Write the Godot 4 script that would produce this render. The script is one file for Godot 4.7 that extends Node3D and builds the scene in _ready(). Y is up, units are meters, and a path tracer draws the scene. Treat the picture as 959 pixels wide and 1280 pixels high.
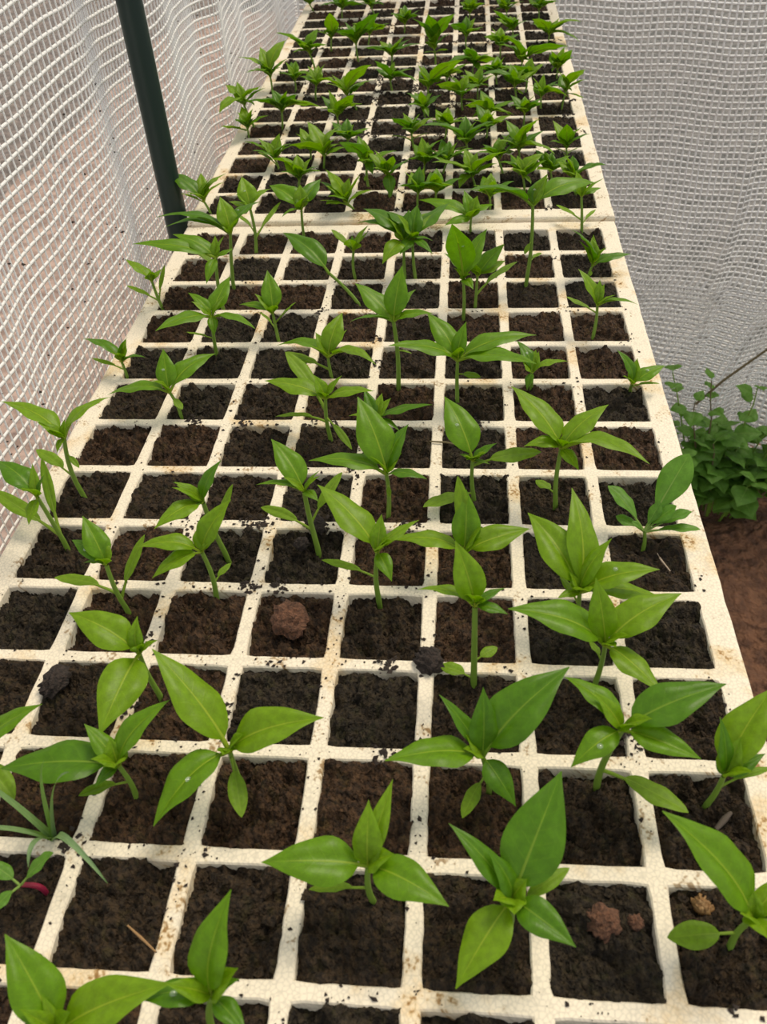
extends Node3D
# Pepper seedlings in two white foam plug trays on a bench, inside a netting house.
# Units are metres. The top of the front tray is y = 0; x runs across the trays, z along them.

const PX := 0.04            # cell pitch across the tray
const PZ := 0.04253         # cell pitch along the tray
const COLS := 8
const ROWS := 16
const HALF := 0.1695        # half the tray's width
const RIM := 0.0117         # rim beyond the last cell wall
const WALL := 0.0060        # thickness of a cell wall
const GROUND := -0.75       # bare earth under the bench
const TILT := 0.0175        # the back tray rises a little towards the back net
const BACK_Z := -0.025      # first cell line of the back tray

var rng := RandomNumberGenerator.new()
var used := {}
var M := {}
var blade_mid := Vector3.ZERO

# ---------------------------------------------------------------- helpers
func numbered(called: String) -> String:
	var n: int = used.get(called, 0)
	used[called] = n + 1
	return called if n == 0 else "%s_%03d" % [called, n]

func tag(o: Node, label: String, category: String, group := "") -> void:
	o.set_meta("label", label)
	o.set_meta("category", category)
	if group != "":
		o.set_meta("group", group)

func thing(called: String, label: String, category: String, at := Vector3.ZERO, group := "") -> Node3D:
	var o := Node3D.new()
	o.name = numbered(called)
	add_child(o)
	o.position = at
	tag(o, label, category, group)
	return o

func part(called: String, mesh: Mesh, mat: Material, parent: Node) -> MeshInstance3D:
	var o := MeshInstance3D.new()
	o.name = called
	o.mesh = mesh
	o.material_override = mat
	o.cast_shadow = GeometryInstance3D.SHADOW_CASTING_SETTING_ON
	parent.add_child(o, true)
	return o

func rough(color: Color, roughness := 0.8) -> StandardMaterial3D:
	var m := StandardMaterial3D.new()
	m.albedo_color = color
	m.roughness = roughness
	m.cull_mode = BaseMaterial3D.CULL_DISABLED
	return m

func tex(img: Image) -> ImageTexture:
	return ImageTexture.create_from_image(img)

func noise(kind: int, freq: float, seed_: int, octaves := 3) -> FastNoiseLite:
	var n := FastNoiseLite.new()
	n.noise_type = kind
	n.frequency = freq
	n.seed = seed_
	n.fractal_octaves = octaves
	return n

func quad(st: SurfaceTool, a: Vector3, b: Vector3, c: Vector3, d: Vector3) -> void:
	for v in [a, b, c, a, c, d]:
		st.add_vertex(v)

# a mesh from a regular grid of points; uv runs over the grid
func grid_mesh(pts: PackedVector3Array, nu: int, nv: int, cols := PackedColorArray()) -> ArrayMesh:
	var st := SurfaceTool.new()
	st.begin(Mesh.PRIMITIVE_TRIANGLES)
	for j in nv:
		for i in nu:
			st.set_uv(Vector2(float(i) / (nu - 1), float(j) / (nv - 1)))
			if cols.size():
				st.set_color(cols[j * nu + i])
			st.set_smooth_group(1)
			st.add_vertex(pts[j * nu + i])
	for j in nv - 1:
		for i in nu - 1:
			var a := j * nu + i
			for k in [a, a + 1, a + nu + 1, a, a + nu + 1, a + nu]:
				st.add_index(k)
	st.generate_normals()
	return st.commit()

# a round rod along points, radius given at each point
func add_rod(st: SurfaceTool, pts: Array, radii: Array, sides := 7, uv := Vector2(0.5, 0.3), capped := true) -> void:
	var rings := []
	var ref := Vector3(0.31, 0.2, 0.93)
	for i in pts.size():
		var dir: Vector3 = (pts[mini(i + 1, pts.size() - 1)] - pts[maxi(i - 1, 0)]).normalized()
		var a := dir.cross(ref).normalized()
		var b := dir.cross(a)
		var ring := []
		for k in sides:
			var t := TAU * k / sides
			ring.append([pts[i] + (a * cos(t) + b * sin(t)) * radii[i], a * cos(t) + b * sin(t)])
		rings.append(ring)
	for i in pts.size() - 1:
		for k in sides:
			var l := (k + 1) % sides
			for v in [rings[i][k], rings[i + 1][l], rings[i][l], rings[i][k], rings[i + 1][k], rings[i + 1][l]]:
				st.set_uv(uv)
				st.set_normal(v[1])
				st.add_vertex(v[0])
	if capped:
		for e in [0, pts.size() - 1]:
			for k in sides:
				var n: Vector3 = (pts[1] - pts[0]).normalized() * (-1.0 if e == 0 else 1.0)
				var m := (k + 1) % sides
				for v in [pts[e], rings[e][m if e == 0 else k][0], rings[e][k if e == 0 else m][0]]:
					st.set_uv(uv)
					st.set_normal(n)
					st.add_vertex(v)

func rod(pts: Array, radii: Array, sides := 7) -> ArrayMesh:
	var st := SurfaceTool.new()
	st.begin(Mesh.PRIMITIVE_TRIANGLES)
	add_rod(st, pts, radii, sides)
	return st.commit()

# a box with chamfered upper and lower edges
func plank(size: Vector3, c := 0.002) -> ArrayMesh:
	var h := size / 2
	var st := SurfaceTool.new()
	st.begin(Mesh.PRIMITIVE_TRIANGLES)
	st.set_smooth_group(-1)
	var rings := []
	for e in [[h.x - c, h.z - c, -h.y], [h.x, h.z, -h.y + c], [h.x, h.z, h.y - c], [h.x - c, h.z - c, h.y]]:
		rings.append([Vector3(-e[0], e[2], -e[1]), Vector3(e[0], e[2], -e[1]), Vector3(e[0], e[2], e[1]), Vector3(-e[0], e[2], e[1])])
	for i in 3:
		for k in 4:
			quad(st, rings[i][k], rings[i + 1][k], rings[i + 1][(k + 1) % 4], rings[i][(k + 1) % 4])
	quad(st, rings[3][3], rings[3][2], rings[3][1], rings[3][0])
	quad(st, rings[0][0], rings[0][1], rings[0][2], rings[0][3])
	st.generate_normals()
	return st.commit()

# an irregular lump: a sphere pushed in and out
func lump(r: Vector3, seed_: int, rough_ := 0.28, nu := 16, nv := 10) -> ArrayMesh:
	var n := noise(FastNoiseLite.TYPE_SIMPLEX, 1.3, seed_, 3)
	var pts := PackedVector3Array()
	for j in nv + 1:
		for i in nu + 1:
			var a := TAU * (i % nu) / nu
			var b := PI * j / nv
			var d := Vector3(sin(b) * cos(a), cos(b), sin(b) * sin(a))
			pts.append(d * r * (1.0 + rough_ * n.get_noise_3dv(d * 1.6) * 1.6))
	return grid_mesh(pts, nu + 1, nv + 1)

# ---------------------------------------------------------------- textures and materials
func leaf_texture(base: Color, rib: Color, seed_: int, veins := true) -> Array:
	var w := 96
	var h := 192
	var col := Image.create(w, h, false, Image.FORMAT_RGB8)
	var hei := Image.create(w, h, false, Image.FORMAT_RGB8)
	var n := noise(FastNoiseLite.TYPE_SIMPLEX, 0.03, seed_)
	var fine := noise(FastNoiseLite.TYPE_SIMPLEX, 0.16, seed_ + 1)
	for y in h:
		for x in w:
			var u := absf((x + 0.5) / w - 0.5) * 2.0
			var v := (y + 0.5) / h
			var mid := clampf(1.0 - u / (0.075 * (1.15 - v)), 0.0, 1.0)
			var q := fposmod(v - u * 0.17 - 0.02, 0.13) / 0.13
			var side := 0.0
			if veins:
				side = clampf(1.0 - absf(q - 0.5) / 0.07, 0.0, 1.0) * clampf(1.3 - u, 0.0, 1.0)
			var k := 1.0 + 0.07 * n.get_noise_2d(x, y) + 0.04 * fine.get_noise_2d(x, y)
			var c := Color(base.r * k, base.g * k, base.b * k)
			c = c.lerp(rib, mid * 0.85 + (1.0 - mid) * side * 0.13)
			col.set_pixel(x, y, c)
			var g := 0.75 - 0.5 * pow(absf(q - 0.5) * 2.0, 2.0) * 0.0 - side * 0.35 - mid * 0.4 + 0.12 * fine.get_noise_2d(x, y)
			hei.set_pixel(x, y, Color(g, g, g))
	return [tex(col), tex(hei)]

func leaf_material(base: Color, rib: Color, seed_: int, gloss: float, veins := true) -> StandardMaterial3D:
	var t := leaf_texture(base, rib, seed_, veins)
	var m := StandardMaterial3D.new()
	m.albedo_texture = t[0]
	m.roughness = gloss
	m.metallic_specular = 0.4
	m.heightmap_enabled = true
	m.heightmap_texture = t[1]
	m.heightmap_scale = 0.012
	m.cull_mode = BaseMaterial3D.CULL_DISABLED
	m.backlight_enabled = true
	m.backlight = Color(0.88, 0.96, 0.2)
	return m

func foam_texture() -> ImageTexture:
	var w := 1024
	var h := 2048
	var cell := FastNoiseLite.new()
	cell.noise_type = FastNoiseLite.TYPE_CELLULAR
	cell.cellular_return_type = FastNoiseLite.RETURN_DISTANCE2_SUB
	cell.frequency = 0.21
	cell.fractal_type = FastNoiseLite.FRACTAL_NONE
	var beads := cell.get_image(w, h).get_data()
	var a := noise(FastNoiseLite.TYPE_SIMPLEX, 0.0045, 31, 4).get_image(w, h).get_data()
	var b := noise(FastNoiseLite.TYPE_SIMPLEX, 0.014, 32, 5).get_image(w, h).get_data()
	var f := noise(FastNoiseLite.TYPE_SIMPLEX, 0.12, 33, 3).get_image(w, h).get_data()
	var out := PackedByteArray()
	out.resize(w * h * 3)
	for i in w * h:
		var edge := clampf((60.0 - beads[i]) / 60.0, 0.0, 1.0)
		var k := 1.0 - 0.11 * edge
		var r := 230.0 * k
		var g := 218.0 * k
		var bl := 196.0 * k
		# yellowed and rusty stains, with the grain of the dirt in them
		var s := clampf((a[i] + 0.55 * (b[i] - 128.0) - 160.0) / 80.0, 0.0, 1.0) * (0.35 + 0.65 * f[i] / 255.0)
		r -= 14.0 * s
		g -= 30.0 * s
		bl -= 52.0 * s
		var d := clampf((b[i] + 0.7 * (f[i] - 128.0) - 210.0) / 40.0, 0.0, 1.0)
		r -= 66.0 * d
		g -= 78.0 * d
		bl -= 88.0 * d
		out[i * 3] = int(r)
		out[i * 3 + 1] = int(g)
		out[i * 3 + 2] = int(maxf(bl, 0.0))
	return tex(Image.create_from_data(w, h, false, Image.FORMAT_RGB8, out))

func noise_tile(kind: int, freq: float, seed_: int, size := 384, octaves := 4) -> Image:
	return noise(kind, freq, seed_, octaves).get_seamless_image(size, size)

func two_tone(img: Image, lo: Color, hi: Color, mid := 0.5, soft := 0.35) -> ImageTexture:
	var w := img.get_width()
	var h := img.get_height()
	var src := img.get_data()
	var out := PackedByteArray()
	out.resize(w * h * 3)
	for i in w * h:
		var c := lo.lerp(hi, smoothstep(mid - soft, mid + soft, src[i] / 255.0))
		out[i * 3] = c.r8
		out[i * 3 + 1] = c.g8
		out[i * 3 + 2] = c.b8
	return tex(Image.create_from_data(w, h, false, Image.FORMAT_RGB8, out))

func earth(lo: Color, hi: Color, tile: float, relief: float, seed_: int, roughness := 0.9) -> StandardMaterial3D:
	var m := StandardMaterial3D.new()
	m.albedo_texture = two_tone(noise_tile(FastNoiseLite.TYPE_SIMPLEX, 0.03, seed_), lo, hi)
	m.uv1_triplanar = true
	m.uv1_world_triplanar = true
	m.uv1_scale = Vector3.ONE / tile
	m.roughness = roughness
	m.heightmap_enabled = true
	m.heightmap_texture = tex(noise_tile(FastNoiseLite.TYPE_SIMPLEX, 0.045, seed_ + 3, 384, 5))
	m.heightmap_scale = relief
	m.cull_mode = BaseMaterial3D.CULL_DISABLED
	return m

func make_materials() -> void:
	M.leaf = [
		leaf_material(Color8(106, 148, 20), Color8(176, 196, 62), 1, 0.38),
		leaf_material(Color8(88, 132, 22), Color8(152, 180, 60), 2, 0.35),
		leaf_material(Color8(122, 158, 22), Color8(186, 202, 66), 3, 0.4),
	]
	M.cotyledon = leaf_material(Color8(124, 158, 36), Color8(162, 186, 70), 4, 0.5, false)
	M.round_leaf = leaf_material(Color8(102, 148, 50), Color8(164, 188, 96), 5, 0.45)
	M.weed_leaf = leaf_material(Color8(104, 148, 58), Color8(140, 172, 88), 6, 0.5)
	M.grass = leaf_material(Color8(134, 164, 118), Color8(160, 186, 142), 7, 0.5, false)
	M.stem = rough(Color8(112, 144, 48), 0.5)
	M.stem.backlight_enabled = true
	M.stem.backlight = Color(0.3, 0.36, 0.12)
	M.red_stem = rough(Color8(148, 34, 66), 0.45)
	M.twig = rough(Color8(104, 92, 62), 0.8)
	M.straw = rough(Color8(150, 116, 76), 0.7)
	M.bark = rough(Color8(92, 80, 68), 0.85)
	M.fibre = rough(Color8(172, 152, 132), 0.8)
	var foam := StandardMaterial3D.new()
	foam.albedo_texture = foam_texture()
	foam.roughness = 0.72
	foam.cull_mode = BaseMaterial3D.CULL_DISABLED
	var bead := FastNoiseLite.new()
	bead.noise_type = FastNoiseLite.TYPE_CELLULAR
	bead.frequency = 0.05
	bead.fractal_type = FastNoiseLite.FRACTAL_NONE
	M.foam = foam
	M.soil = []
	for k in 3:
		var s := earth([Color8(26, 20, 14), Color8(32, 22, 14), Color8(24, 19, 14)][k], [Color8(68, 53, 36), Color8(82, 59, 39), Color8(62, 52, 37)][k], 0.045, 0.2, 40 + k * 7, 0.78)
		s.metallic_specular = 0.35
		s.vertex_color_use_as_albedo = true
		M.soil.append(s)
	M.crumb = rough(Color8(44, 34, 28), 0.9)
	M.clod = earth(Color8(70, 46, 32), Color8(118, 80, 58), 0.03, 0.12, 71)
	M.dark_clod = earth(Color8(34, 27, 24), Color8(62, 50, 44), 0.03, 0.12, 74)
	M.pebble = earth(Color8(120, 84, 44), Color8(150, 118, 76), 0.02, 0.03, 76, 0.6)
	M.thread = rough(Color8(246, 245, 243), 0.5)
	M.thread.backlight_enabled = true
	M.thread.backlight = Color(0.7, 0.7, 0.7)
	M.post = rough(Color8(20, 42, 38), 0.38)
	M.floor = earth(Color8(84, 55, 37), Color8(122, 84, 58), 0.4, 1.2, 80)
	M.outside = earth(Color8(134, 113, 103), Color8(176, 151, 138), 0.9, 1.2, 84)
	M.track = earth(Color8(98, 90, 85), Color8(136, 123, 116), 0.8, 1.2, 86)
	M.gravel = earth(Color8(84, 84, 82), Color8(122, 119, 116), 0.8, 1.2, 88)
	M.water = StandardMaterial3D.new()
	M.water.albedo_color = Color(0.95, 0.97, 0.95, 0.12)
	M.water.transparency = BaseMaterial3D.TRANSPARENCY_ALPHA
	M.water.roughness = 0.03
	M.drop_mesh = lump(Vector3(0.0011, 0.0006, 0.0011), 5, 0.05, 12, 8)
	M.wood = rough(Color8(150, 120, 88), 0.8)

# ---------------------------------------------------------------- trays
func hole_point(k: int, n: int, a: float, b: float, cut: float) -> Vector2:
	# point k of a ring of 4n points round a rectangle of half sizes a, b, its corners rounded by cut
	var side := k / n
	var t := float(k % n) / n * 2.0 - 1.0
	var p := [Vector2(t, -1), Vector2(1, t), Vector2(-t, 1), Vector2(-1, -t)][side] as Vector2
	var q := Vector2(p.x * a, p.y * b)
	var cx := maxf(0.0, absf(q.x) - (a - cut))
	var cy := maxf(0.0, absf(q.y) - (b - cut))
	if cx > 0.0 and cy > 0.0:
		var c := Vector2(signf(q.x) * (a - cut), signf(q.y) * (b - cut))
		q = c + (q - c).normalized() * cut
	return q

func tray_body() -> ArrayMesh:
	var st := SurfaceTool.new()
	st.begin(Mesh.PRIMITIVE_TRIANGLES)
	st.set_smooth_group(-1)
	var wob := noise(FastNoiseLite.TYPE_SIMPLEX, 95.0, 5, 3)
	var n := 8
	var uvv := func(v: Vector3): st.set_uv(Vector2((v.x + HALF + v.y * 0.8) / 0.345, (v.z + 0.02 + v.y * 0.7) / 0.73))
	var put := func(a: Vector3, b: Vector3, c: Vector3, d: Vector3):
		for v in [a, b, c, a, c, d]:
			uvv.call(v)
			st.add_vertex(v)
	for r in ROWS:
		for c in COLS:
			var mid := Vector3((c - 3.5) * PX, 0, (r + 0.5) * PZ)
			var ring := []
			for k in 4 * n:
				var o := hole_point(k, n, PX / 2, PZ / 2, 0.0)
				var q := hole_point(k, n, (PX - WALL) / 2, (PZ - WALL) / 2, 0.0014)
				var w := 1.0 + 0.014 * wob.get_noise_2d(mid.x + q.x, mid.z + q.y)
				q *= w
				var low := q * 0.80
				ring.append([mid + Vector3(o.x, 0, o.y), mid + Vector3(q.x * 1.03, 0, q.y * 1.03), mid + Vector3(q.x, -0.0006, q.y), mid + Vector3(low.x, -0.045, low.y)])
			for k in 4 * n:
				var l := (k + 1) % (4 * n)
				for i in 3:
					put.call(ring[k][i], ring[l][i], ring[l][i + 1], ring[k][i + 1])
	# the rim, a rounded strip round the cells, and the outer faces
	var x0 := COLS * PX / 2
	var z1 := ROWS * PZ
	var loop := []
	var steps := 64
	for s in 4:
		for k in steps:
			var t := float(k) / steps
			var p := [Vector2(lerpf(-1, 1, t), 0), Vector2(1, t), Vector2(lerpf(1, -1, t), 1), Vector2(-1, 1 - t)][s] as Vector2
			var inner := Vector3(p.x * x0, 0, p.y * z1)
			var outer := func(grow: float, y: float):
				var e := 0.0006 * wob.get_noise_2d(p.x * 0.2 + 0.3, p.y * 0.7)
				return Vector3(p.x * (HALF + grow + e), y, lerpf(-RIM - grow - e, z1 + RIM + grow + e, p.y))
			loop.append([inner, outer.call(-0.002, 0.0), outer.call(-0.0006, -0.0006), outer.call(0.0, -0.002), outer.call(-0.001, -0.062), outer.call(-0.004, -0.065)])
	for k in loop.size():
		var l := (k + 1) % loop.size()
		for i in 5:
			put.call(loop[k][i], loop[k][i + 1], loop[l][i + 1], loop[l][i])
	var b := -0.065
	put.call(Vector3(-HALF + 0.004, b, -RIM + 0.004), Vector3(HALF - 0.004, b, -RIM + 0.004), Vector3(HALF - 0.004, b, z1 + RIM - 0.004), Vector3(-HALF + 0.004, b, z1 + RIM - 0.004))
	st.generate_normals()
	return st.commit()

func soil_variants(count: int) -> Array:
	var out := []
	var a := (PX - WALL) / 2 + 0.0006
	var b := (PZ - WALL) / 2 + 0.0006
	var nn := 46
	for k in count:
		var big := noise(FastNoiseLite.TYPE_SIMPLEX, 55.0, 200 + k, 2)
		var lumps := FastNoiseLite.new()
		lumps.noise_type = FastNoiseLite.TYPE_CELLULAR
		lumps.frequency = 135.0
		lumps.seed = 300 + k
		lumps.fractal_octaves = 2
		lumps.domain_warp_enabled = true
		lumps.domain_warp_amplitude = 0.002
		lumps.domain_warp_frequency = 150.0
		var fine := noise(FastNoiseLite.TYPE_SIMPLEX, 520.0, 400 + k, 3)
		var moss := noise(FastNoiseLite.TYPE_SIMPLEX, 90.0, 600 + k, 3)
		var pts := PackedVector3Array()
		var cols := PackedColorArray()
		var level := rng.randf_range(-0.0024, -0.0008)
		for j in nn:
			for i in nn:
				var x := lerpf(-a, a, float(i) / (nn - 1))
				var z := lerpf(-b, b, float(j) / (nn - 1))
				var y := level + 0.0030 * big.get_noise_2d(x, z) - 0.0080 * (lumps.get_noise_2d(x, z) + 0.6) + 0.0016 * fine.get_noise_2d(x, z)
				var rim := maxf(absf(x) / a, absf(z) / b)
				y = lerpf(y, -0.0022, smoothstep(0.9, 1.0, rim) * 0.6)
				pts.append(Vector3(x, minf(y, 0.0015), z))
				# patches of green algae on the soil
				var g := smoothstep(0.28, 0.55, moss.get_noise_2d(x, z))
				cols.append(Color(1.0 - 0.12 * g, 1.0 + 0.12 * g, 1.0 - 0.25 * g))
		var bits := SurfaceTool.new()
		bits.begin(Mesh.PRIMITIVE_TRIANGLES)
		bits.set_smooth_group(-1)
		bits.set_color(Color.WHITE)
		bits.set_uv(Vector2.ZERO)
		for c in 46:
			var at := pts[rng.randi_range(3, nn - 4) * nn + rng.randi_range(3, nn - 4)]
			add_crumb(bits, at, 0.0006 + 0.0018 * pow(rng.randf(), 2.0))
		bits.generate_normals()
		bits.index()
		var all := SurfaceTool.new()
		all.begin(Mesh.PRIMITIVE_TRIANGLES)
		all.append_from(grid_mesh(pts, nn, nn, cols), 0, Transform3D.IDENTITY)
		all.append_from(bits.commit(), 0, Transform3D.IDENTITY)
		out.append(all.commit())
	return out

func add_crumb(st: SurfaceTool, p: Vector3, r: float) -> void:
	var d := []
	var turn := rng.randf_range(0, TAU)
	for v in [Vector3.RIGHT, Vector3.BACK, Vector3.LEFT, Vector3.FORWARD]:
		d.append(p + (v.rotated(Vector3.UP, turn) * rng.randf_range(0.5, 1.4) + Vector3(rng.randf_range(-0.4, 0.4), rng.randf_range(-0.05, 0.3), rng.randf_range(-0.4, 0.4))) * r)
	var top := p + Vector3(rng.randf_range(-0.3, 0.3), rng.randf_range(0.5, 0.9), rng.randf_range(-0.3, 0.3)) * r
	var bot := p + Vector3(0, -0.4, 0) * r
	for k in 4:
		for v in [top, d[k], d[(k + 1) % 4], bot, d[(k + 1) % 4], d[k]]:
			st.add_vertex(v)

func crumbs(count: int, spills: int, seed_: int, centre: Vector2, spread: Vector2) -> ArrayMesh:
	rng.seed = seed_
	var st := SurfaceTool.new()
	st.begin(Mesh.PRIMITIVE_TRIANGLES)
	st.set_smooth_group(-1)
	var clump := noise(FastNoiseLite.TYPE_SIMPLEX, 26.0, seed_, 3)
	var made := 0
	while made < count:
		var x := rng.randf_range(-0.162, 0.162)
		var z := rng.randf_range(-0.004, ROWS * PZ)
		var fx := absf(fposmod(x / PX + 0.5, 1.0) - 0.5) * PX
		var fz := absf(fposmod(z / PZ + 0.5, 1.0) - 0.5) * PZ
		if minf(fx, fz) > WALL * 0.5:
			continue
		var here := exp(-pow((x - centre.x) / spread.x, 2.0) - pow((z - centre.y) / spread.y, 2.0))
		if clump.get_noise_2d(x, z) + here * 0.9 < rng.randf_range(0.05, 0.85):
			continue
		add_crumb(st, Vector3(x, 0.0002, z), 0.00022 + 0.0009 * pow(rng.randf(), 3.0))
		made += 1
	# soil lapping over the walls: lumps of several crumbs at a cell's edge
	for s in spills:
		var c := clampi(int(rng.randfn(centre.x / PX + 4.0, 1.6)), 0, 7)
		var r := clampi(int(rng.randfn(centre.y / PZ, 3.2)), 0, ROWS - 1)
		var along := rng.randf_range(-0.5, 0.5)
		var p := Vector3((c - 3.5 + along) * PX, 0, r * PZ) if rng.randf() < 0.5 else Vector3((c - 4) * PX, 0, (r + 0.5 + along) * PZ)
		for k in rng.randi_range(10, 30):
			add_crumb(st, p + Vector3(rng.randfn(0, 0.0026), rng.randf_range(-0.0005, 0.0006), rng.randfn(0, 0.0026)), rng.randf_range(0.0005, 0.0015))
	st.generate_normals()
	return st.commit()

func make_tray(called: String, label: String, place: Transform3D, body: ArrayMesh, plugs: Array, seed_: int, first: int) -> Node3D:
	var t := thing(called, label, "plug tray", Vector3.ZERO, "foam plug trays")
	t.transform = place
	part("foam_body", body, M.foam, t)
	rng.seed = seed_
	for r in ROWS:
		for c in COLS:
			var s := part("soil_plug", plugs[rng.randi() % plugs.size()], M.soil[rng.randi() % 3], t)
			s.position = Vector3((c - 3.5) * PX, rng.randf_range(-0.0008, 0.0006), (r + 0.5) * PZ)
			s.rotation.y = PI * (rng.randi() % 2)
			s.scale = Vector3(-1.0 if rng.randf() < 0.5 else 1.0, rng.randf_range(0.85, 1.25), 1)
	var cr: ArrayMesh
	if first == 0:
		cr = crumbs(1500, 26, seed_ + 1, Vector2(-0.03, 0.40), Vector2(0.09, 0.16))
	else:
		cr = crumbs(900, 95, seed_ + 1, Vector2(0.02, 0.30), Vector2(0.10, 0.3))
	part("soil_crumbs", cr, M.crumb, t).set_meta("kind", "stuff")
	return t

# ---------------------------------------------------------------- seedlings
# a leaf from its foot to its tip, with petiole, bent midrib and folded blade
func leaf_mesh(from: Vector3, to: Vector3, width: float, kind: int, roll: float, bend: float, fold: float, stalk: float) -> ArrayMesh:
	var along := to - from
	var ln := along.length()
	var d := along / ln
	var up := Vector3.UP - d * d.y
	if up.length() < 0.2:
		up = (Vector3(0.2, 0.1, 1) - d * d.dot(Vector3(0.2, 0.1, 1)))
	up = up.normalized().rotated(d, roll)
	var side := up.cross(d).normalized()
	var ns := 15
	var nw := 9
	var st := SurfaceTool.new()
	st.begin(Mesh.PRIMITIVE_TRIANGLES)
	var wav := rng.randf_range(0.0, TAU)
	var centre := func(s: float) -> Vector3:
		return from + d * (ln * s) + up * (bend * ln * (4.0 * s * (1.0 - s) * (1.0 - 0.35 * s)))
	for j in ns:
		var u := float(j) / (ns - 1)
		var s := lerpf(stalk, 1.0, u)
		var prof: float
		if kind == 3:
			prof = pow(maxf(sin(PI * pow(u, 1.3)), 0.0), 0.75)
		elif kind == 1:
			prof = pow(sin(PI * pow(u, 0.92)), 0.72)
		else:
			prof = pow(maxf(sin(PI * pow(u, 0.68)), 0.0), 1.05) * (1.06 - 0.10 * u)
		if j == 0 or j == ns - 1:
			prof = 0.02
		var half := width * 0.5 * prof
		var c: Vector3 = centre.call(s)
		for i in nw:
			var v := float(i) / (nw - 1) * 2.0 - 1.0
			var lift := fold * absf(v) * half * (1.0 - 0.45 * absf(v)) + 0.07 * half * absf(v) * sin(u * 15.0 + wav + signf(v))
			# the margins droop beyond the rounded shoulders
			lift -= 0.30 * half * pow(absf(v), 3.0) * sin(PI * u)
			st.set_uv(Vector2(0.5 + v * 0.5, u))
			st.add_vertex(c + side * (half * v) + up * lift)
	for j in ns - 1:
		for i in nw - 1:
			var a := j * nw + i
			for k in [a, a + nw + 1, a + 1, a, a + nw, a + nw + 1]:
				st.add_index(k)
	st.generate_normals()
	var blade := st.commit()
	blade_mid = centre.call(0.5) + up * (0.12 * width * fold) + side * (width * rng.randf_range(0.10, 0.2))
	# petiole and raised midrib under the blade
	var st2 := SurfaceTool.new()
	st2.begin(Mesh.PRIMITIVE_TRIANGLES)
	var pts := []
	var radii := []
	for k in 6:
		var s2 := lerpf(0.0, stalk + 0.5, k / 5.0)
		pts.append(centre.call(s2) - up * 0.00035)
		radii.append(lerpf(0.00085, 0.0003, k / 5.0) * clampf(ln / 0.035, 0.6, 1.2))
	add_rod(st2, pts, radii, 6, Vector2(0.5, 0.05))
	var joined := SurfaceTool.new()
	joined.begin(Mesh.PRIMITIVE_TRIANGLES)
	joined.append_from(blade, 0, Transform3D.IDENTITY)
	st2.index()
	joined.append_from(st2.commit(), 0, Transform3D.IDENTITY)
	return joined.commit()

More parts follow.
